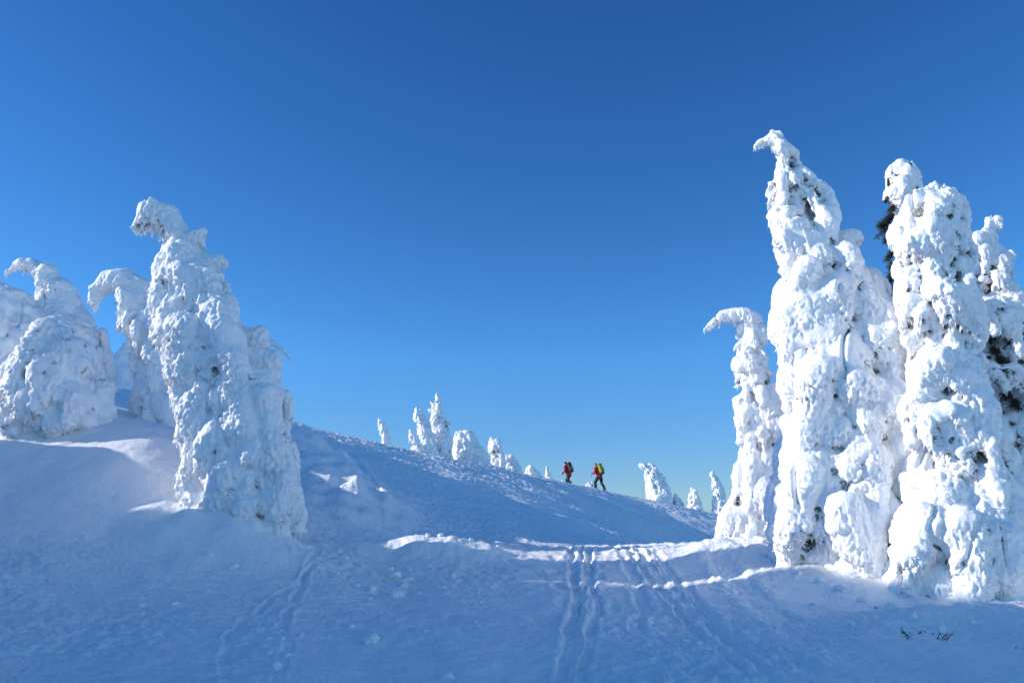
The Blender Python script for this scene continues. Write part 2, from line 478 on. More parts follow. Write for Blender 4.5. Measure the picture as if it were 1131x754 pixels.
# ------------------------------------------------------------------ snow laden trees
def chain(out, pts_, rad, sq=(1, 1, 1), step=0.5):
    pts_ = np.asarray(pts_, float); rad = np.asarray(rad, float)
    for i in range(len(pts_) - 1):
        L = np.linalg.norm(pts_[i + 1] - pts_[i])
        n = max(1, int(math.ceil(L / max(1e-4, step * min(rad[i], rad[i + 1])))))
        for k in range(n + (i == len(pts_) - 2)):
            t = k / n
            p = pts_[i] * (1 - t) + pts_[i + 1] * t; r = rad[i] * (1 - t) + rad[i + 1] * t
            out.append((*p, r * sq[0], r * sq[1], r * sq[2]))

GROUP_TREES = "snow laden trees on the slope"
def snow_tree(label, Y, rows, pads=(), hooks=(), seed=1, voxel=0.020, lobe=1.0, dens=0.8, rough=1.0, bare=0.35, needles=200, fringe=1500,
              depth=0.85, skirt=0.0, group=GROUP_TREES, base_py=None, name="snow_covered_tree", lobe_r=(0.08, 0.26), twigs=(), boughs=(), groove=0.65, tier=0.0, hairs=1.0):
    """rows: (py, px_left, px_right) outline read off the photograph; pads: (px, py, r_px, dy) big single cushions; hooks: [(px, py, r_px, dy)...] bent limbs"""
    r = np.random.default_rng(seed)
    rows = np.array(sorted(rows), float)
    # axis in world space
    ax = []
    for py, l, rr in rows:
        c = at((l + rr) / 2, py, Y); s = px_size(Y, py)
        ax.append((c[0], c[2], (rr - l) / 2 * s))
    ax = np.array(ax)[::-1]                                  # bottom -> top
    g0 = float(ground_z(ax[0, 0], Y)[0])
    if ax[0, 1] > g0 - 0.1: ax = np.vstack([[ax[0, 0], g0 - 0.12, ax[0, 2] * 1.05], ax])   # rooted in the snow
    zb = float(ground_z(ax[0, 0], Y)[0])
    root = (ax[0, 0], Y, zb)
    H = ax[-1, 1] - ax[0, 1]
    zs = ax[:, 1]
    def axis(z): return np.interp(z, zs, ax[:, 0]), np.interp(z, zs, ax[:, 2])
    def on_front(px, py, k):                                  # how far towards the viewer the outline's front lies
        q = at(px, py, Y); x, w = axis(q[2])
        return -depth * math.sqrt(max(w * w - (q[0] - x) ** 2, 0.05 * w * w)) * k
    hooks = [[(a, b, c, on_front(a, b, .70) if d == 's' else on_front(a, b, .9) if d == 'p' else d) for a, b, c, d in hk] for hk in hooks]
    pads = [(a, b, c, on_front(a, b, .66)) for a, b, c, d in pads]
    B = []
    z = zs[0] - 0.0
    # core
    while z < zs[-1]:
        x, w = axis(z)
        t = (z - zs[0]) / H
        k = 0.66 - 0.13 * tier - skirt * (1 - sstep(0.0, 0.22, t))
        rc = max(0.03, w * k)
        B.append((x + r.normal() * 0.04 * w, Y + r.normal() * 0.04 * w, z, rc, rc * depth, rc))
        z += max(0.03, 0.3 * rc)
    # drooping, snow loaded branch ends all round
    area = np.trapz(2 * math.pi * ax[:, 2], zs)
    mean_w = float(np.mean(ax[:, 2]))
    # tiers of drooping boughs under their load: flat on top, hanging hems, gaps between them
    z = zs[0] + 0.15
    while tier and z < zs[0] + 0.90 * H:
        x, w = axis(z)
        nb = int(r.integers(5, 8)); a0 = r.random() * 6.28
        for k in range(nb):
            th = a0 + (k + r.uniform(-.3, .3)) * 2 * math.pi / nb
            d = np.array([math.cos(th), math.sin(th) * depth, 0]); sd_ = np.array([-d[1], d[0], 0])
            zz = z + r.uniform(-.22, .22); q = np.array([x, Y, zz]); m_ = r.uniform(.75, 1.2) * tier
            reach = w * r.uniform(.82, 1.05); dr = min(max(.55 * w, .12), .8) * r.uniform(.7, 1.3)
            dr = min(dr, max(.05, zz - zs[0] - .05))
            rb = float(np.clip(.25 * w * m_, .05, .34))
            p = [q + d * reach * .2 + [0, 0, .22 * dr], q + d * max(reach * .62 - rb * .3, .02) + [0, 0, .12 * dr], q + d * max(reach - rb, .03) + [0, 0, -.25 * dr], q + d * max(reach * 1.02 - rb * .55, .03) + [0, 0, -.72 * dr], q + d * reach * r.uniform(.92, 1.06) + [0, 0, -1.1 * dr]]
            chain(B, p, [rb * .8, rb * 1.05, rb * .95, rb * .62, rb * .2], (1.1, 1.1, .85), .5)
            for j in range(int(r.integers(2, 5))):             # claws of the hem
                t = r.uniform(.35, 1.0); b0 = p[1] * (1 - t) + p[3] * t + sd_ * r.uniform(-1, 1) * rb * 1.1
                chain(B, [b0, b0 + d * .12 * rb + [0, 0, -rb * r.uniform(.9, 1.9)]], [rb * r.uniform(.35, .5), rb * r.uniform(.1, .2)], step=.55)
        z += max(.16, min(.55, .62 * w)) * r.uniform(.85, 1.15)
    dens = dens * (1 - .5 * tier)
    nl = int(dens * area / (0.30 * lobe * min(1.0, mean_w / 0.5 + .25)) ** 2 * 0.9)
    for _ in range(nl):
        # pick a height, weighted by girth
        while True:
            z = zs[0] + r.random() ** 1.0 * H
            x, w = axis(z)
            if r.random() < (w / ax[:, 2].max()) ** 0.7: break
        th = r.random() * 2 * math.pi
        d = np.array([math.cos(th), math.sin(th) * depth, 0])
        big = r.random() < 0.22
        rl = w * (r.uniform(0.34, 0.5) if big else r.uniform(0.16, 0.32))
        rl = float(np.clip(rl, 0.05, 0.42 if big else 0.27))
        tip = max(w * r.uniform(0.86, 1.1) - rl, 0.2 * w)
        ln = r.uniform(0.3, 1.1) * min(max(w, 0.12), 0.75) * (1.35 if big else 1.0)
        ln = min(ln, max(0.02, z - zs[0] - rl * 0.5))
        p0 = np.array([x, Y, z + 0.25 * rl]) + d * tip * 0.4
        p1 = np.array([x, Y, z]) + d * tip
        x2, w2 = axis(z - ln)
        t2 = max(min(w2 * 1.02, w * 1.25) - rl * .7, tip * .6)
        p2 = np.array([x2 * .6 + x * .4, Y, z - ln]) + d * t2
        pm = (p1 + p2) / 2 + d * 0.05 * w
        chain(B, [p0, p1, pm, p2], [rl * 0.9, rl, rl * 0.85, rl * r.uniform(0.25, 0.6)], step=0.55)
    for (px, py, rp, dy) in pads:
        s = px_size(Y, py); q = at(px, py, Y + dy)
        n = 5
        for k in range(n):
            o = r.normal(size=3) * np.array([.35, .25, .3]) * rp * s
            B.append((*(q + o), rp * s * .72, rp * s * .6, rp * s * r.uniform(.5, .75)))
        # hanging hem
        for k in range(4):
            xx = (k / 3 - .5) * 1.3 * rp * s
            p1 = q + np.array([xx, -0.1, -0.2 * rp * s]); p2 = p1 + np.array([r.normal() * .03, -0.05, -rp * s * r.uniform(.6, 1.15)])
            chain(B, [p1, p2], [rp * s * .42, rp * s * r.uniform(.14, .25)], step=.55)
    for hk in hooks:
        P_ = [at(px, py, Y + dy) for px, py, rp, dy in hk]
        R_ = [rp * px_size(Y, py) for px, py, rp, dy in hk]
        chain(B, P_, R_, step=.45)
        for i in range(len(P_) * 4):                          # knobs along the limb
            t = r.random() * (len(P_) - 1); k = int(t); f = t - k
            q = P_[k] * (1 - f) + P_[k + 1] * f; rr = R_[k] * (1 - f) + R_[k + 1] * f
            o = r.normal(size=3); o /= np.linalg.norm(o)
            B.append((*(q + o * rr * .7), *([rr * r.uniform(.3, .55)] * 3)))
            if r.random() < .45: chain(B, [q + o * rr * .3, q + o * rr * .3 + np.array([0, 0, -rr * r.uniform(1.0, 1.7)])], [rr * .4, rr * .16], step=.6)
    P, lo, st, E = remesh(B, voxel, 2, 4)
    N = normals(P, lo, st)
    # lumps, then cauliflower rime, finer on steep and hanging faces
    sc = 1.0
    down = sstep(0.35, -0.5, N[:, 2])
    mask = sstep(-0.25, 0.35, noise(P * 1.5 + seed))
    roughness = np.clip(0.08 + 0.70 * down + 0.45 * mask, 0, 1.15) * rough
    st_ = np.array([1, 1, 0.6])
    D = 0.10 * noise(P * 2.2 + seed * 3.1) + 0.022 * noise(P * 5.5 + seed)
    gr = np.abs(noise(P * np.array([1.9, 1.9, 0.75]) + 57 + seed))        # grooves between hanging boughs
    D -= 0.13 * groove * (1 - sstep(0.0, 0.11, gr)) * sstep(-.2, .2, noise(P * 1.1 + 33))
    D += roughness * (0.055 * (np.abs(noise(P * st_ * 4.5 + 3)) - 0.2) + 0.068 * (np.abs(noise(P * st_ * 10.0 + 7)) - .2) + 0.054 * noise(P * st_ * 21.0))
    small = min(1.0, mean_w / 0.45)
    P = P + N * (D * small)[:, None]
    P = lap(P, E, 1, 0.3)
    N = normals(P, lo, st)
    # hollows show needles
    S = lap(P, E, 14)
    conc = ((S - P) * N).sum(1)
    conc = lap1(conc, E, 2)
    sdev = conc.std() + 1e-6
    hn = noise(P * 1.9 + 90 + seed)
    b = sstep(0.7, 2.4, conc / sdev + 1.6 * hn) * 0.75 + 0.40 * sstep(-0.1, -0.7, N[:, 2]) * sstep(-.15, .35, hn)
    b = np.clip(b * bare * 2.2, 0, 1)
    # fringe of frost needles / icicles on hems, hairs of rime on edges
    nf = len(P)
    extraV = []; extraT = []
    pr = np.clip(-N[:, 2] - 0.05, 0, 1) ** 1.5 * (conc < 0.3 * sdev)
    if fringe and pr.sum() > 0:
        ids = r.choice(nf, size=min(fringe, nf), p=pr / pr.sum())
        dirs = np.stack([r.normal(size=len(ids)) * .18, r.normal(size=len(ids)) * .18, -np.ones(len(ids))], 1) + N[ids] * .25
        L = r.gamma(2.0, 0.022, len(ids)) * small + 0.015
        v, t = spikes(P[ids] - N[ids] * .01, dirs, L, np.full(len(ids), 0.010) * (0.6 + r.random(len(ids))), r)
        extraV.append(v); extraT.append(t)
    nh = int(fringe * 1.6 * hairs)
    if nh:
        ph = roughness + .05; ids = r.choice(nf, size=nh, p=ph / ph.sum())
        dirs = N[ids] + r.normal(size=(nh, 3)) * .45
        v, t = spikes(P[ids] - N[ids] * .008, dirs, r.gamma(2.0, 0.008, nh) * small + .01, np.full(nh, 0.011), r)
        extraV.append(v); extraT.append(t)
    lo2, st2, V2, bb = lo, st, P, b
    off = len(P)
    for v, t in zip(extraV, extraT):
        st2 = np.concatenate([st2, len(lo2) + np.arange(len(t)) * 3])
        lo2 = np.concatenate([lo2, (t + off).ravel()]); V2 = np.vstack([V2, v]); bb = np.concatenate([bb, np.zeros(len(v))]); off += len(v)
    t_ = empty(name, root)
    tag(t_, label, "snowy tree", group)
    crown = link_mesh("snow_crown", V2, lo2, st2, M_TREE, t_, True, root)
    a = crown.data.attributes.new("bare", 'FLOAT', 'POINT')
    vals = np.zeros(len(crown.data.vertices), np.float32); vals[:len(bb)] = bb[:len(vals)]
    a.data.foreach_set("value", vals)
    # trunk
    tz = np.linspace(min(zb, zs[0]) - 0.2, zs[0] + H * .93, 14)
    tx = np.array([axis(q)[0] for q in tz])
    trad = np.linspace(0.018 * H + .01, 0.006, 14)
    parts = [tube(np.stack([tx, np.full(14, Y), tz], 1), trad, 8)]
    for k in range(10):                                       # limbs inside the snow
        zz = zs[0] + H * r.uniform(.1, .85); x, w = axis(zz); th = r.random() * 6.28
        d = np.array([math.cos(th), math.sin(th) * depth, -0.35])
        parts.append(tube([np.array([x, Y, zz]), np.array([x, Y, zz]) + d * w * .45, np.array([x, Y, zz]) + d * w * .8 + np.array([0, 0, -.12 * w])], [0.03 * small, 0.02 * small, 0.008 * small], 6))
    poly_obj("trunk", parts, M_BARK, t_, root)
    # needles poking out of hollows
    if needles:
        pn = (b > 0.45) * (b ** 1.5) + 1e-9
        seeds = r.choice(nf, size=needles, p=pn / pn.sum())
        k = 9
        ids = np.repeat(seeds, k)
        base = P[ids] + r.normal(size=(len(ids), 3)) * 0.022 * small - N[ids] * .01
        dirs = N[ids] * .7 + r.normal(size=(len(ids), 3)) * .6 + np.array([0, 0, -.35])
        v, t = spikes(base, dirs, (r.uniform(.03, .10, len(ids))) * small, np.full(len(ids), 0.0045) * (small + .2), r, .3)
        link_mesh("needle_branches", v, t.ravel(), np.arange(len(t)) * 3, M_NEEDLE, t_, False, root)["kind"] = "stuff"
    for (px, py, lp, dy) in boughs:                            # dark boughs the snow has slid off
        q = at(px, py, Y + (on_front(px, py, .8) if dy == 's' else dy)); s_ = px_size(Y, py); x, w = axis(q[2])
        out = np.array([q[0] - x, q[1] - Y, 0]); out = out / max(np.linalg.norm(out), .05)
        L0 = lp * s_; p0 = q - (out + np.array([0, -.2, -.4])) * L0 * .6
        bs, bv, bt, off = [], [], [], 0
        for k in range(3):
            d = out + r.normal(size=3) * .35 + np.array([0, -.2, -.55]); d /= np.linalg.norm(d)
            L = L0 * r.uniform(.8, 1.3); p1 = p0 + d * L * .6 + np.array([0, 0, .02]); p2 = p0 + d * L * 1.15 + np.array([0, 0, -.15 * L])
            bs.append(tube([p0, p1, p2], [.012, .008, .003], 5))
            t_n = r.random((70, 1)); bp_ = np.where(t_n < .5, p0 + (p1 - p0) * t_n * 2, p1 + (p2 - p1) * (t_n * 2 - 1)) + r.normal(size=(70, 3)) * .022
            v, t = spikes(bp_, d * .55 + r.normal(size=(70, 3)) * .55 + np.array([0, 0, -.25]), r.uniform(.04, .11, 70), np.full(70, .006), r, .3)
            bv.append(v); bt.append(t + off); off += len(v)
        bo = poly_obj("bough", bs, M_BARK, t_, p0)
        t = np.concatenate(bt); link_mesh("needles", np.concatenate(bv), t.ravel(), np.arange(len(t)) * 3, M_NEEDLE, bo, False, p0)["kind"] = "stuff"
    for tw in twigs:
        P_ = [at(px, py, Y + dy) for px, py, rp, dy in tw]; R_ = [rp * px_size(Y, py) for px, py, rp, dy in tw]
        bl = []; chain(bl, P_, R_, step=.6)
        P2, l2, s2, E2 = remesh(bl, 0.012, 2, 1)
        N2 = normals(P2, l2, s2); P2 = P2 + N2 * (0.018 * noise(P2 * 18))[:, None]
        link_mesh("frosted_twig", P2, l2, s2, M_CLOD, t_, True, root)
    return t_

#TREES_BEGIN
snow_tree("tall snow-laden fir with its top hooked left, largest of the left-hand trees", 13.3,
    [(238, 158, 194), (250, 170, 205), (268, 174, 224), (290, 178, 240), (312, 172, 248), (340, 168, 252), (365, 176, 274), (395, 188, 294), (425, 194, 308), (460, 200, 316),
     (500, 206, 326), (540, 210, 332), (575, 208, 336), (594, 204, 338)],
    hooks=[[(196, 258, 14, 0), (182, 240, 16, 0), (168, 238, 15, -.05), (155, 246, 8, -.05), (149, 250, 4, -.05)], [(185, 300, 14, 0), (178, 318, 12, -.1)],
           [(215, 265, 13, 0), (222, 258, 9, 0)], [(225, 290, 14, 0), (239, 288, 9, 0)], [(235, 325, 14, 0), (248, 318, 9, 0)], [(262, 372, 16, 0), (283, 368, 11, 0), (288, 384, 7, 0)], [(285, 400, 14, 0), (303, 398, 9, 0), (306, 414, 6, 0)], [(300, 440, 14, 0), (316, 438, 8, 0), (319, 456, 5, 0)], [(186, 380, 10, -.2), (192, 410, 7, -.3)], [(200, 300, 15, 's'), (206, 330, 13, 's'), (204, 345, 8, 's')], [(228, 310, 14, 's'), (234, 340, 11, 's'), (236, 356, 6, 's')], [(205, 365, 24, 's'), (208, 420, 22, 's'), (222, 470, 20, 's'), (214, 530, 17, 's'), (222, 575, 13, 's')],
           [(240, 350, 22, 's'), (258, 410, 20, 's'), (270, 470, 19, 's'), (266, 528, 9, 's')], [(292, 440, 18, 's'), (300, 490, 14, 's'), (316, 560, 9, 's')], [(244, 440, 14, 's'), (250, 490, 10, 's')]],
    seed=3, tier=1.2, bare=.28, needles=220, fringe=3400, skirt=.15, rough=1.35, groove=.45, depth=.75,
    twigs=[[(285, 372, 3.5, 0), (300, 378, 3, 0), (312, 386, 2.5, 0), (321, 398, 1.6, 0)]])
snow_tree("slender snow-crusted fir bent over like a crook, behind the tallest left tree", 17.3,
    [(318, 128, 168), (335, 132, 182), (360, 138, 196), (395, 146, 205), (430, 150, 215), (470, 150, 225), (510, 150, 235)],
    hooks=[[(160, 318, 13, 0), (140, 308, 13, 0), (120, 310, 11, 0), (106, 320, 9, 0), (103, 332, 6, 0), (105, 342, 3, 0)], [(140, 345, 11, 0), (142, 362, 8, -.1), (148, 372, 4, -.1)]],
    seed=5, tier=0.6, bare=.12, needles=40, fringe=1500, rough=.8)
snow_tree("shaded snow-crusted fir with its top curled left, behind the round snow mound", 18.4,
    [(312, 38, 78), (335, 40, 96), (360, 44, 112), (390, 50, 122), (420, 58, 126), (450, 62, 128), (480, 64, 128)],
    hooks=[[(62, 320, 16, 0), (50, 302, 11, 0), (36, 292, 9, 0), (22, 292, 6, 0), (9, 300, 4.5, 0), (6, 303, 3, 0)]],
    seed=8, tier=0.8, bare=.3, needles=120, fringe=1500)
snow_tree("broad snow-buried fir cut off by the left edge of the view", 17.6,
    [(312, -18, 8), (330, -40, 36), (350, -50, 52), (375, -60, 58), (410, -65, 62), (445, -70, 66), (480, -70, 68)],
    seed=9, tier=0.6, bare=.12, needles=40, fringe=1200, rough=.7)
snow_tree("rounded snow mound over a bowed fir with an icy fringe, left end of the drift", 15.55,
    [(356, 44, 76), (366, 34, 90), (385, 22, 104), (405, 8, 112), (425, -4, 116), (442, 0, 120), (456, 6, 122)],
    hooks=[[(58, 362, 10, -.1), (40, 385, 13, -.4), (20, 412, 14, -.6), (6, 432, 12, -.7)]],
    seed=12, tier=0.7, bare=.16, needles=80, fringe=2600, rough=1.0, depth=.9)
snow_tree("small distant snow tree standing in blue shade, seen in the gap between the left trees", 27,
    [(382, 132, 148), (392, 126, 150), (410, 122, 152), (440, 116, 156), (470, 112, 160)], seed=15, bare=0.05, needles=0, fringe=200, voxel=.035, rough=.4)

snow_tree("slim snow-caked tree with a frosted tip drooping left, left edge of the right-hand group", 14.9,
    [(345, 818, 836), (360, 812, 842), (380, 809, 846), (410, 811, 854), (440, 811, 860), (475, 814, 864), (510, 815, 868), (545, 806, 876), (580, 798, 882), (602, 794, 890)],
    hooks=[[(830, 352, 10, 0), (818, 347, 8, 0), (803, 349, 7, 0), (790, 355, 5, 0), (778, 364, 2.5, 0)]],
    seed=21, tier=0.9, bare=.25, needles=160, fringe=1500, rough=.9)
snow_tree("tallest snow-caked tree of the right-hand group, its narrow top leaning left", 13.0,
    [(146, 842, 862), (156, 838, 868), (170, 846, 886), (190, 849, 892), (215, 844, 912), (235, 850, 928), (262, 858, 930), (290, 862, 952), (320, 860, 974), (350, 862, 988), (380, 858, 1000),
     (415, 864, 1008), (455, 864, 1018), (500, 862, 1032), (540, 858, 1040), (575, 854, 1042), (605, 858, 1044), (636, 866, 1040)],
    pads=[(905, 330, 34, -.9), (965, 440, 36, -1.2), (925, 390, 30, -1.05), (935, 525, 34, -1.35), (985, 375, 24, -.8), (900, 470, 28, -1.1), (990, 500, 28, -1.1), (895, 560, 24, -1.2), (880, 260, 22, -.5), (968, 555, 26, -1.3)],
    hooks=[[(862, 165, 11, 0), (852, 155, 10, 0), (842, 157, 6, 0), (836, 162, 3, 0)], [(925, 270, 13, 0), (945, 262, 10, 0)], [(960, 310, 14, 0), (972, 318, 8, 0)],
           [(955, 335, 18, 'p'), (982, 368, 19, 'p'), (1006, 402, 9, 'p')], [(945, 425, 24, 'p'), (985, 455, 22, 'p'), (1018, 500, 10, 'p')], [(890, 300, 17, 'p'), (874, 350, 16, 'p'), (868, 392, 8, 'p')],
           [(1000, 500, 17, 'p'), (1016, 545, 16, 'p'), (1020, 600, 8, 'p')], [(890, 520, 20, 'p'), (878, 575, 20, 'p'), (868, 630, 11, 'p')], [(930, 560, 22, 'p'), (950, 610, 20, 'p'), (972, 652, 11, 'p')], [(905, 410, 22, 'p'), (890, 465, 18, 'p'), (886, 505, 8, 'p')]],
    seed=23, tier=1.0, bare=.38, needles=650,  fringe=4200, skirt=.22, rough=.85)
snow_tree("narrow dark-needled tree with a snowy knob on top, between the two tallest right-hand trees", 15.2,
    [(182, 984, 1008), (195, 977, 1016), (212, 976, 1017), (228, 982, 1012), (242, 990, 1008), (260, 995, 1006), (300, 997, 1008), (350, 999, 1012), (400, 1000, 1016), (450, 998, 1022)],
    seed=27, bare=1.3, needles=1500, fringe=900, rough=1.2,
    boughs=[(984, 228, 9, 0), (980, 242, 11, 0), (976, 255, 12, 's'), (973, 248, 8, 0), (985, 262, 12, 's'), (982, 282, 10, 's'), (986, 300, 12, 's'), (980, 312, 11, 's'), (977, 325, 9, 0), (988, 330, 12, 's'), (990, 348, 12, 's'), (994, 365, 12, 's'),
            (983, 238, 10, -.1), (979, 262, 10, -.1), (990, 272, 12, 's'), (984, 292, 10, -.1), (988, 316, 11, -.1), (984, 338, 11, -.1), (988, 356, 11, -.1), (996, 340, 12, 's'), (998, 320, 12, 's'), (996, 295, 11, 's'), (994, 252, 12, 's'), (990, 262, 12, 's'), (986, 274, 12, 's'), (984, 306, 12, 's'), (984, 322, 12, 's'), (986, 348, 12, 's'), (980, 346, 10, -.1), (994, 372, 13, 's'), (1000, 366, 13, 's'), (1006, 384, 13, 's'), (1008, 404, 13, 's'), (1002, 394, 13, 's'), (1010, 424, 13, 's'), (1014, 432, 12, 's'), (1000, 380, 13, 's'), (1006, 396, 13, 's'), (1010, 415, 13, 's'), (1012, 360, 12, 's'), (1014, 440, 12, 's'), (1004, 310, 10, 's')])
snow_tree("stout snow-caked tree with a broad rounded head, in front at the right", 11.6,
    [(217, 1006, 1062), (230, 990, 1070), (248, 984, 1073), (268, 988, 1070), (292, 996, 1068), (320, 990, 1074), (355, 996, 1078), (395, 1006, 1084), (440, 1010, 1092), (480, 1008, 1106), (520, 1002, 1122), (560, 996, 1134),
     (600, 988, 1146), (640, 982, 1154), (668, 984, 1156)],
    pads=[(1040, 250, 24, -.4), (1010, 262, 16, -.4), (1040, 470, 26, -.7), (1035, 560, 28, -.9), (1080, 560, 26, -.9), (1065, 620, 24, -.9)],
    hooks=[[(1025, 575, 22, 'p'), (1004, 620, 20, 'p'), (990, 660, 12, 'p')], [(1060, 585, 24, 'p'), (1076, 635, 20, 'p'), (1070, 672, 12, 'p')], [(1030, 400, 20, 'p'), (1012, 445, 17, 'p'), (1008, 485, 8, 'p')], [(1058, 420, 20, 'p'), (1082, 465, 18, 'p'), (1094, 510, 8, 'p')], [(1045, 320, 18, 'p'), (1070, 350, 14, 'p'), (1080, 378, 7, 'p')]],
    seed=31, tier=1.0, bare=.40, needles=550, boughs=[(1070, 348, 9, 's'), (1078, 340, 8, 's'), (1090, 545, 9, 's')], fringe=3600, skirt=.2, rough=1.0)
snow_tree("snow-caked tree partly cut off by the right edge of the view", 12.6,
    [(244, 1084, 1106), (262, 1074, 1114), (290, 1072, 1116), (320, 1076, 1128), (350, 1078, 1136), (390, 1080, 1150), (430, 1082, 1165), (480, 1084, 1180), (530, 1086, 1190), (580, 1090, 1195), (640, 1095, 1195)],
    pads=[(1100, 345, 20, -.5), (1115, 480, 26, -.9), (1110, 410, 20, -.7)],
    seed=35, tier=1.0, bare=.6, needles=700, boughs=[(1092, 372, 10, 's'), (1098, 388, 11, 's'), (1104, 398, 9, 's'), (1112, 436, 12, 's'), (1122, 444, 11, 's'), (1118, 482, 13, 's'), (1126, 496, 13, 's'), (1122, 510, 10, 's')], fringe=2500, skirt=.1)

G2 = "small snow trees on the ridge"
def ridge_tree(label, Y, rows, **k):
    k.setdefault("voxel", .036); k.setdefault("fringe", 500); k.setdefault("needles", 60); k.setdefault("bare", .3); k.setdefault("rough", 1.5); k.setdefault("tier", .8); k.setdefault("dens", 1.0); k.setdefault("hairs", 2.0)
    rows = list(rows); py, l, r_ = rows[-1]
    rows.append((py + 14, l - 1, r_ + 1))
    return snow_tree(label, Y, rows, group=G2, **k)
ridge_tree("lone thin snow tree leaning left on the ridge, leftmost on the skyline", 38.5, [(463, 416, 422), (470, 417, 427), (478, 420, 431), (488, 421, 433)], seed=41)
ridge_tree("short snow tree at the left foot of the spiky ridge firs", 40, [(475, 450, 456), (482, 451, 461), (490, 453, 465), (497, 454, 468)], seed=42)
ridge_tree("slanted snow-crusted fir with a knobbed top, left of the spiky fir on the ridge", 40.5, [(451, 456, 464), (460, 457, 470), (472, 461, 478), (486, 465, 484), (500, 467, 490)], seed=43)
ridge_tree("pointed spiky frosted fir, tallest tree on the far ridge", 42, [(434, 481, 484), (445, 478, 488), (455, 476, 491), (465, 475, 495), (475, 476, 498), (495, 474, 498)], seed=44, fringe=900, needles=120, bare=.3,
    hooks=[[(482, 450, 2, 0), (475, 443, 1.2, 0)], [(484, 460, 2, 0), (474, 452, 1.2, 0)], [(490, 470, 2, 0), (499, 466, 1.2, 0)]])
ridge_tree("egg-shaped snow lump below the spiky fir on the ridge", 40.5, [(478, 486, 494), (485, 483, 499), (495, 483, 500), (504, 485, 500)], seed=45)
ridge_tree("long rounded snow mound over bushes, right of the spiky fir on the ridge", 43, [(477, 502, 516), (482, 499, 524), (490, 499, 531), (500, 502, 538), (511, 502, 542)], seed=46, depth=.6)
ridge_tree("stubby snow figure with a beaked top, between the mound and the walkers", 45.5, [(484, 538, 547), (490, 539, 554), (500, 541, 557), (512, 542, 560)], seed=47)
ridge_tree("low snow mound right beside the stubby beaked tree", 46.5, [(501, 557, 565), (508, 554, 572), (518, 554, 577)], seed=48, depth=.7)
ridge_tree("tiny snow hummock farther down the ridge, left of the small upright stump", 48.5, [(514, 582, 588), (519, 579, 595), (526, 578, 600)], seed=49, needles=0)
ridge_tree("tiny upright snow stump just left of the two walkers", 50, [(515, 602, 605), (521, 602, 608), (530, 603, 612)], seed=50, needles=0)
ridge_tree("little snow lump on the skyline between and behind the two walkers", 53, [(533, 648, 653), (537, 645, 657), (542, 644, 660)], seed=51, needles=0)
ridge_tree("leaning snow tree with a hooked head, on the ridge right of the walkers", 55, [(513, 712, 724), (522, 712, 730), (532, 714, 736), (542, 716, 741), (553, 712, 744)], seed=52,
    hooks=[[(718, 517, 5, 0), (712, 515, 4, 0), (708, 514, 2.5, 0)]])
ridge_tree("squat snow bush nestling at the right foot of the hooked ridge tree", 55.5, [(547, 743, 750), (552, 741, 754), (559, 740, 757)], seed=53)
ridge_tree("small blunt snow tree, midway between the hooked ridge tree and the tall right group", 57, [(539, 761, 768), (546, 760, 772), (554, 760, 774), (564, 759, 776)], seed=54)
ridge_tree("slim snow tree with a pointed leaning tip, beside the tall right-hand group", 57, [(521, 784, 789), (530, 785, 795), (542, 787, 801), (555, 787, 804), (568, 786, 806)], seed=55)
#TREES_END
# ------------------------------------------------------------------ two walkers on the ridge
def cloth(name, col, var=.2):
    return plain_mat(name, col, 0.75, var, 14, 0.004)
M_SKIN = plain_mat("skin", (0.52, 0.33, 0.25), 0.5, .1, 20)
M_BLACK = cloth("black_cloth", (0.012, 0.012, 0.018))
M_METAL = plain_mat("pole_metal", (0.55, 0.57, 0.6), 0.35, .1, 20, 0.0, 0.8)

def solid(name, blobs, voxel, mat, parent, origin, M, amp=0.0, sub=2, iters=3):
    P, lo, st, E = remesh(blobs, voxel, sub, iters)
    if amp:
        N = normals(P, lo, st); P = P + N * (amp * (noise(P * 9) + .5 * noise(P * 21)))[:, None]
    P = P @ M[:3, :3].T + M[:3, 3]
    return link_mesh(name, P, lo, st, mat, parent, True, origin)

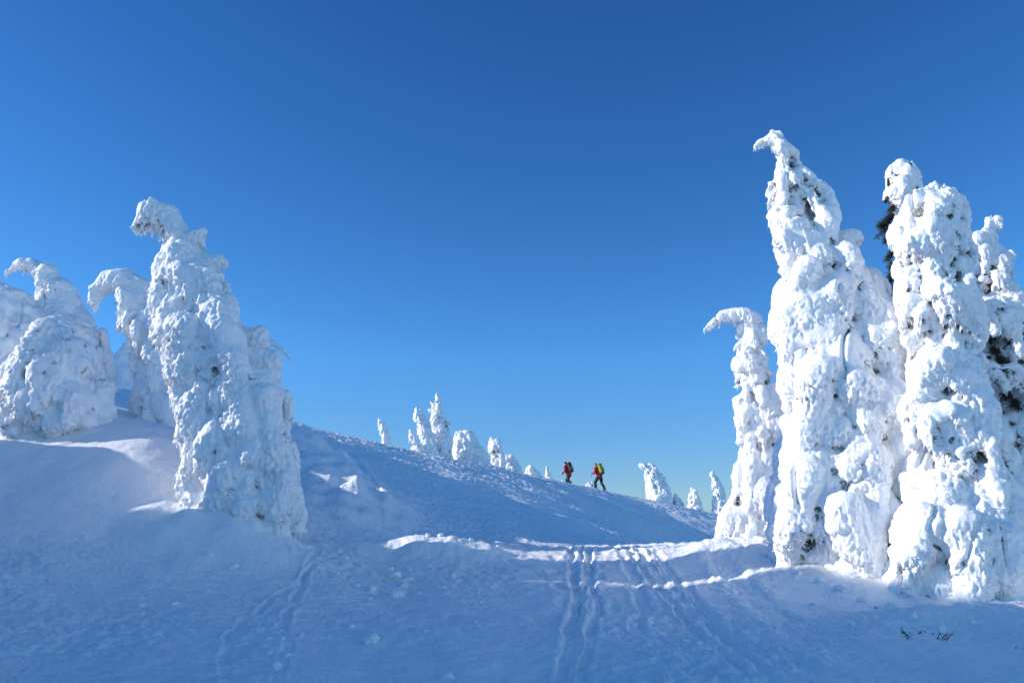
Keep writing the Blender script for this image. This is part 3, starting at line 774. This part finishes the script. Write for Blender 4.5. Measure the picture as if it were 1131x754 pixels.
def walker(label, pxc, head_py, Ys, H, jacket, hat, packs, pack_label, pole_labels, seed, pose=0):
    # distance at which a person of height H, standing on the snow, has the head where the photograph shows it
    best = None
    for Y in np.linspace(*Ys, 80):
        p = at(pxc, head_py, Y); g = float(ground_z(p[0], Y)[0])
        e = abs(p[2] - g - H)
        if best is None or e < best[0]: best = (e, p[0], Y, g)
    _, X0, Y0, G0 = best
    s = H / 1.80
    fw = np.array([-0.74, 0.67, 0]); fw /= np.linalg.norm(fw); lf = np.array([-fw[1], fw[0], 0])
    org = np.array([X0, Y0, G0]) - fw * 0.18
    org[2] = float(ground_z(org[0], org[1])[0])
    M = np.eye(4); M[:3, 0] = fw * s; M[:3, 1] = lf * s; M[2, 2] = s; M[:3, 3] = org
    def gz(x, y):                                  # snow height in the walker's own frame
        q = M[:3, :3] @ np.array([x, y, 0]) + org
        return (float(ground_z(q[0], q[1])[0]) - org[2]) / s
    fl, fr = (0.22, 0.10), (-0.33, -0.10)          # left foot ahead, right foot behind
    if pose: fl, fr = (-0.26, 0.10), (0.20, -0.09)      # the other foot ahead
    zl, zr = gz(*fl), gz(*fr)
    pel = np.array([-0.02, 0, 0.92]); chest = np.array([0.13, 0, 1.30]); neck = np.array([0.21, 0, 1.50]); head = np.array([0.27, 0, 1.65])
    hipL, hipR = pel + [0.02, .09, -.02], pel + [-.02, -.09, -.02]
    kneeL, kneeR = np.array([0.27, .10, .52 + zl * .6]), np.array([-0.11, -.10, .50 + zr * .5])
    if pose: kneeL, kneeR = np.array([-0.06, .10, .50 + zl * .5]), np.array([0.27, -.09, .54 + zr * .6])
    ankL, ankR = np.array([*fl, zl + (.12 if pose else .09)]), np.array([*fr, zr + (.09 if pose else .12)])
    shL, shR = chest + [0.02, .19, .11], chest + [0.02, -.19, .11]
    elL, elR = np.array([0.13, .30, 1.14]), np.array([-0.02, -.30, 1.13])
    hdL, hdR = np.array([0.40, .27, 1.08]), np.array([0.12, -.33, .95])
    if pose: elL, elR, hdL, hdR = np.array([0.06, .30, 1.13]), np.array([0.16, -.29, 1.15]), np.array([0.30, .30, .98]), np.array([0.42, -.26, 1.10])
    def torso(b, g):
        chain(b, [pel, pel * .5 + chest * .5, chest], [.14 + g, .135 + g, .155 + g], (1, 1.15, 1), .4)
        chain(b, [chest, chest + [.03, 0, .12]], [.15 + g, .10 + g], (1, 1.2, 1), .4)
        chain(b, [shL, shR], [.075 + g, .075 + g], step=.4)
    def arms(b, g, full=True):
        for sh, el, hd in ((shL, elL, hdL), (shR, elR, hdR)):
            w = el + (hd - el) * .80
            chain(b, [sh, el, w], [.068 + g, .050 + g, .036 + g], step=.4)
    def legs(b, g):
        for hp, kn, an in ((hipL, kneeL, ankL), (hipR, kneeR, ankR)):
            chain(b, [hp, kn, kn * .6 + an * .4 + np.array([-.02, 0, 0]), an], [.098 + g, .066 + g, .062 + g, .045 + g], step=.35)
    root = empty("person", org); tag(root, label, "person")
    b = []
    torso(b, 0); arms(b, 0); legs(b, 0)
    chain(b, [neck - [.02, 0, .06], neck + [.03, 0, .06]], [.062, .056], step=.4)
    b.append((*head, .098, .078, .115)); b.append((*(head + [.035, 0, -.06]), .065, .058, .07))
    chain(b, [head + [.09, 0, .005], head + [.118, 0, -.03]], [.012, .016], step=.4)        # nose
    for sy in (1, -1): b.append((*(head + [-.005, .078 * sy, -.015]), .02, .012, .03))     # ears
    b.append((*(head + [.085, 0, -.068]), .02, .028, .009))                                 # mouth
    solid("body", b, .011, M_SKIN, root, org, M)
    b = []; torso(b, .045); arms(b, .032); chain(b, [neck - [.02, 0, .05], neck + [.01, 0, .0]], [.085, .08], step=.4)
    solid("jacket", b, .013, jacket, root, org, M, .012)
    b = []; legs(b, .03); chain(b, [pel + [0, .05, -.02], pel + [0, -.05, -.02]], [.145, .145], step=.4)
    solid("trousers", b, .013, M_BLACK, root, org, M, .012)
    b = [(*(head + [-.012, 0, .045]), .108, .09, .10), (*(head + [-.03, 0, .0]), .095, .088, .07)]
    solid("hat", b, .011, hat, root, org, M)
    for an, z in ((ankL, zl), (ankR, zr)):
        b = []; chain(b, [an + [0, 0, .10], an + [-.01, 0, -.03]], [.07, .065], step=.4)
        chain(b, [an + [-.05, 0, -.05], an + [.15, 0, -.055]], [.05, .042], (1, 1, .9), .4)
        solid("boot", b, .012, M_BLACK, root, org, M)
    # gloves gripping the poles
    tips = (np.array([0.42, .34, gz(.42, .34)]), np.array([-0.30, -.40, gz(-.30, -.40)]))
    for hd, el, tip, sy in ((hdL, elL, tips[0], 1), (hdR, elR, tips[1], -1)):
        axd = hd - tip; axd /= np.linalg.norm(axd)
        back = el - hd; back -= axd * back.dot(axd); back /= np.linalg.norm(back)
        side = np.cross(axd, back)
        b = []
        chain(b, [el + (hd - el) * .72, hd + back * .075], [.05, .034], step=.35)            # cuff
        for k in range(4): chain(b, [hd + back * .07 + axd * (.03 - .02 * k), hd + back * .032 + axd * (.034 - .022 * k)], [.022, .018], step=.4)   # palm
        for k, ln in enumerate((1.0, 1.08, 1.0, .85)):                                         # fingers closed round the grip
            pth = []
            for t in np.linspace(0, 1, 6):
                an = math.pi - t * 3.6 * ln
                pth.append(hd + axd * (.036 - .023 * k) + (-back * math.cos(an) + side * sy * math.sin(an)) * .031)
            chain(b, pth, [.0125, .0122, .0118, .011, .0105, .009], step=.5)
        pth = [hd + axd * .045 + (-back * math.cos(a_) - side * sy * math.sin(a_)) * .032 for a_ in (math.pi, 2.3, 1.5, .8)]
        chain(b, pth, [.015, .014, .013, .010], step=.5)                                       # thumb
        solid("glove", b, .0065, M_BLACK, root, org, M, iters=1)
    # pack
    PK = empty("backpack", org + M[:3, :3] @ np.array([-.1, 0, 1.0])); tag(PK, pack_label, "backpack")
    po = np.array(PK.location)
    up = (chest - pel) / np.linalg.norm(chest - pel); bk = np.array([-up[2], 0, up[0]])
    c0 = pel * .25 + chest * .75 + bk * .285 + up * .06
    def box(c, hx, hy, hz, r):
        bb = []
        for i in np.linspace(-1, 1, 4):
            for j in np.linspace(-1, 1, 5):
                for k in np.linspace(-1, 1, 7):
                    q = c + bk * (-(hx - r) * i) + np.array([0, (hy - r) * j, 0]) + up * ((hz - r) * k)
                    bb.append((*q, r, r, r))
        return bb
    solid("bag", box(c0, .125, .165, .27, .07), .013, packs[0], PK, po, M, .012)
    solid("lid", box(c0 + up * .31 - bk * .01, .13, .15, .075, .06), .012, packs[1], PK, po, M, .008)
    solid("front_pocket", box(c0 + bk * .125 - up * .07, .05, .11, .13, .04), .011, packs[2], PK, po, M, .006)
    solid("base_panel", box(c0 - up * .28 - bk * .005, .115, .155, .06, .05), .012, packs[3], PK, po, M, .006)
    for sy in (1, -1):
        b = []; chain(b, [chest + bk * .17 + [0, .09 * sy, .12], chest + [.0, .11 * sy, .255], chest + [.17, .11 * sy, .10], chest + [.17, .12 * sy, -.06], chest + [.02, .19 * sy, -.18], chest + bk * .16 + [0, .15 * sy, -.2]], [.02] * 6, (1, 1.6, 1), .5)
        solid("shoulder_strap", b, .011, packs[3], PK, po, M, iters=1)
    # poles
    for tip, hd, lab in ((tips[0], hdL, pole_labels[0]), (tips[1], hdR, pole_labels[1])):
        tw, hw = M[:3, :3] @ tip + org, M[:3, :3] @ hd + org
        d = (hw - tw) / np.linalg.norm(hw - tw)
        E_ = empty("ski_pole", tw); tag(E_, lab, "ski pole", "ski poles of the two walkers")
        poly_obj("shaft", [tube([tw - d * .05, tw + d * .3, hw - d * .05], [.006, .011, .012], 8)], M_METAL, E_, tw)
        poly_obj("grip", [tube([hw - d * .07, hw - d * .03, hw + d * .05, hw + d * .07], [.014, .018, .017, .012], 10)], M_BLACK, E_, tw)
        poly_obj("basket", [tube([tw + d * .06, tw + d * .07, tw + d * .085], [.03, .055, .02], 12)], M_BLACK, E_, tw)
    return Y0

RED = cloth("red_jacket", (0.42, 0.014, 0.025)); CRIM = cloth("crimson_jacket", (0.28, 0.01, 0.035))
walker("walker in a crimson jacket and dark cap, left of the pair on the ridge", 625.5, 509, (48, 60), 1.76, CRIM, M_BLACK,
       (cloth("dark_pack", (0.02, 0.017, 0.028)), cloth("dark_pack_lid", (0.012, 0.012, 0.018)), cloth("olive_pocket", (0.16, 0.13, 0.08)), M_BLACK),
       "dark backpack with an olive pocket, on the left walker's back",
       ("thin ski pole planted ahead in the left walker's nearer hand", "thin ski pole trailing in the left walker's farther hand"), 1, 1)
walker("walker in a bright red jacket and grey-green cap, right of the pair on the ridge", 659.0, 511, (48.5, 60), 1.80, RED, cloth("green_cap", (0.12, 0.14, 0.07)),
       (cloth("lime_pack", (0.24, 0.29, 0.02)), cloth("lime_pack_lid", (0.20, 0.24, 0.03)), cloth("green_pocket", (0.12, 0.20, 0.03)), cloth("dark_green_base", (0.03, 0.05, 0.02))),
       "yellow-green backpack on the right walker's back",
       ("thin ski pole planted ahead in the right walker's nearer hand", "thin ski pole trailing in the right walker's farther hand"), 2)

# ------------------------------------------------------------------ snow clods and half buried bushes
def clod(px, py, rp, label, group, seed):
    g = ground_hit(px, py); x, y = g[0], g[1]; z = float(ground_z(x, y)[0])
    s = rp * px_size(y, py); r = np.random.default_rng(seed)
    v, f = ico(4)
    st_ = np.array([r.uniform(.8, 1.3), r.uniform(.8, 1.3), r.uniform(.6, .85)])
    n = noise(v * 1.1 + seed * 7.7); n2 = noise(v * 2.6 + seed)
    P = v * (1 + .45 * n + .22 * n2 + .08 * noise(v * 7 + seed))[:, None] * st_ * s
    a = r.random() * 6.28; P[:, :2] = P[:, :2] @ np.array([[math.cos(a), -math.sin(a)], [math.sin(a), math.cos(a)]])
    P = P + [x, y, z + s * .22]
    o = link_mesh("snow_clod", P, f.ravel(), np.arange(len(f)) * 3, M_CLOD, None, True, (x, y, z))
    tag(o, label, "snow clod", group)
GC = "snow clods lying below the near crest"
rr_ = np.random.default_rng(77)
CL = [(435, 638, 7), (411, 652, 5), (437, 658, 8), (407, 660, 4), (394, 648, 4), (410, 707, 8), (493, 743, 7), (430, 630, 4), (452, 632, 3), (446, 646, 4), (280, 592, 7), (305, 594, 12), (268, 590, 4), (296, 600, 4),
      (322, 600, 5), (230, 624, 4), (258, 632, 4), (228, 652, 3), (192, 668, 4), (155, 670, 5), (173, 703, 4), (233, 590, 5), (381, 625, 3), (372, 640, 3), (420, 672, 3), (462, 655, 3), (500, 640, 2.5), (388, 690, 3),
      (470, 700, 3), (525, 690, 3), (700, 690, 4), (720, 700, 4), (760, 702, 3), (742, 672, 3), (770, 690, 4), (790, 705, 3), (318, 725, 4), (305, 738, 5), (298, 722, 3), (312, 705, 3)]
for i, (px, py, rp) in enumerate(CL):
    if 260 < px < 330 and py < 610:
        clod(px, py, rp, "white snow clod fallen at the foot of the tallest left tree", "snow clods at the foot of the left tree", i + 1)
    elif px > 650:
        clod(px, py, rp, "small snow clod beside the ski tracks at the right of centre", "snow clods by the ski tracks", i + 1)
    else:
        clod(px, py, rp, "snow clod lying on the shaded slope in the left half of the foreground", GC, i + 1)
for i, (px, py, rp) in enumerate([(467, 603, 5), (476, 606, 4), (484, 602, 4), (492, 606, 5), (462, 608, 3), (500, 604, 3), (508, 608, 3), (520, 612, 2.5), (551, 614, 4), (540, 611, 2), (535, 618, 2), (486, 612, 3.5), (472, 612, 3)]):
    clod(px, py, rp, "sunlit snow clod on the bright crumbled crest in the middle", "sunlit clods on the near crest", 100 + i)

for i, (px, py, rp) in enumerate([(880, 642, 5), (905, 650, 4), (868, 632, 3.5), (930, 658, 6), (952, 668, 4), (985, 684, 5), (1010, 690, 4), (1040, 696, 5), (1075, 690, 4), (1062, 704, 3), (846, 620, 4), (820, 616, 3), (898, 668, 3), (940, 690, 3)]):
    clod(px, py, rp, "snow clump dropped on the slope in front of the tall right trees", "snow clumps below the right trees", 200 + i)

def bush(px, py, w, h, n, label, seed):
    r = np.random.default_rng(seed)
    g = ground_hit(px, py); x, y = g[0], g[1]; z = float(ground_z(x, y)[0])
    s = px_size(y, py); E_ = empty("half_buried_bush", (x, y, z)); tag(E_, label, "bush")
    parts = []; vs = []; ts = []; bl = []
    for k in range(n):
        a = r.normal() * .9; b0 = np.array([x + r.normal() * w * s * .35, y + r.normal() * .06, z - .05])
        L = h * s * r.uniform(.5, 1.1)
        d = np.array([math.sin(a) * .8, r.normal() * .3, math.cos(a) * .8 + .15]); d /= np.linalg.norm(d)
        p1 = b0 + d * L * .6; p2 = b0 + d * L + np.array([d[0] * .05, 0, -.02 * L])
        parts.append(tube([np.array([x, y, z - .14]), b0, p1, p2], [.007, .006, .0045, .002], 5))
        for q in range(7):
            t = r.uniform(.35, 1); base = b0 + (p2 - b0) * t
            vs.append(base); ts.append(d * .5 + r.normal(size=3) * .6)
    poly_obj("stems", parts, M_TWIG, E_, (x, y, z))
    v, t = spikes(np.array(vs), np.array(ts), r.uniform(.02, .05, len(vs)), np.full(len(vs), .0035), r)
    nb = link_mesh("needle_branches", v, t.ravel(), np.arange(len(t)) * 3, M_NEEDLE, E_, False, (x, y, z)); nb["kind"] = "stuff"
    bl += [(x + r.normal() * w * s * .3, y + .04, z, w * s * .3, .1, h * s * .22) for _ in range(5)] + [(x, y + .04, z, w * s * .42, .12, h * s * .2)]
    P, lo, st, E = remesh(bl, .012, 2, 1); N = normals(P, lo, st); P = P + N * (.02 * noise(P * 12))[:, None]
    link_mesh("snow_cap", P, lo, st, M_CLOD, E_, True, (x, y, z))
bush(1020, 708, 26, 15, 12, "half-buried bush with dark twigs poking from the snow at lower right", 3)
bush(1124, 716, 22, 13, 9, "half-buried bush with dark twigs at the right edge, bottom corner", 4)
bush(972, 672, 12, 8, 6, "small tuft of dark twigs in the snow below the tall right trees", 5)

# ------------------------------------------------------------------ world and sun
SUN_EL, SUN_AZ = 20.5, -91.0          # azimuth from the view direction (+Y), negative = left
world = bpy.data.worlds.new("World"); scene.world = world
world.use_nodes = True
nt = world.node_tree; nt.nodes.clear()
wo = nt.nodes.new("ShaderNodeOutputWorld"); bg = nt.nodes.new("ShaderNodeBackground")
sky = nt.nodes.new("ShaderNodeTexSky"); sky.sky_type = 'NISHITA'; sky.sun_disc = False
sky.sun_elevation = R(SUN_EL); sky.sun_rotation = R(SUN_AZ)
sky.altitude = 1500; sky.air_density = 1.0; sky.dust_density = 0.15; sky.ozone_density = 2.5
hs = nt.nodes.new("ShaderNodeHueSaturation"); hs.inputs["Saturation"].default_value = 1.25; hs.inputs["Value"].default_value = 1.32
tint = nt.nodes.new("ShaderNodeMix"); tint.data_type = 'RGBA'; tint.blend_type = 'MULTIPLY'; tint.clamp_result = False
tint.inputs["Factor"].default_value = 1.0; tint.inputs["B"].default_value = (1.05, 1.42, 1.70, 1)
tcw = nt.nodes.new("ShaderNodeTexCoord"); sx = nt.nodes.new("ShaderNodeSeparateXYZ"); nt.links.new(tcw.outputs["Generated"], sx.inputs[0])
rampw = nt.nodes.new("ShaderNodeValToRGB"); nt.links.new(sx.outputs["Z"], rampw.inputs[0])
rampw.color_ramp.elements[0].position = 0.03; rampw.color_ramp.elements[0].color = (.43, .49, .60, 1)
rampw.color_ramp.elements[1].position = 0.22; rampw.color_ramp.elements[1].color = (.60, .82, .98, 1)
el_ = rampw.color_ramp.elements.new(0.62); el_.color = (.48, .64, .84, 1)
nt.links.new(rampw.outputs[0], tint.inputs["B"])
nt.links.new(sky.outputs[0], hs.inputs["Color"]); 
back = nt.nodes.new("ShaderNodeMapRange"); back.interpolation_type = 'SMOOTHSTEP'      # brighter sky added behind the viewer to lift the shaded snow
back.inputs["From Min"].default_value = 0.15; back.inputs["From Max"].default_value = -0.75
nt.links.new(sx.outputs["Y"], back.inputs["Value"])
back_fill = nt.nodes.new("ShaderNodeMix"); back_fill.data_type = 'RGBA'; back_fill.blend_type = 'MULTIPLY'; back_fill.clamp_result = False
back_fill.inputs["B"].default_value = (1.75, 1.6, 1.3, 1)
nt.links.new(back.outputs["Result"], back_fill.inputs["Factor"]); nt.links.new(hs.outputs[0], back_fill.inputs["A"]); nt.links.new(back_fill.outputs["Result"], tint.inputs["A"]); nt.links.new(tint.outputs["Result"], bg.inputs[0]); nt.links.new(bg.outputs[0], wo.inputs[0])
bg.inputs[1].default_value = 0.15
sl = bpy.data.lights.new("sun", 'SUN'); sl.energy = 5.0; sl.angle = R(0.53); sl.color = (1.0, 0.945, 0.87)
so = bpy.data.objects.new("sun", sl); COL.objects.link(so)
sd = Vector((math.sin(R(SUN_AZ)) * math.cos(R(SUN_EL)), math.cos(R(SUN_AZ)) * math.cos(R(SUN_EL)), math.sin(R(SUN_EL))))
so.rotation_euler = sd.to_track_quat('Z', 'Y').to_euler()
so.location = sd * 60

scene.render.engine = 'CYCLES'
scene.cycles.max_bounces = 8; scene.cycles.diffuse_bounces = 5
scene.cycles.use_denoising = True
scene.view_settings.view_transform = 'Standard'; scene.view_settings.look = 'None'
scene.view_settings.exposure = 0; scene.view_settings.gamma = 1
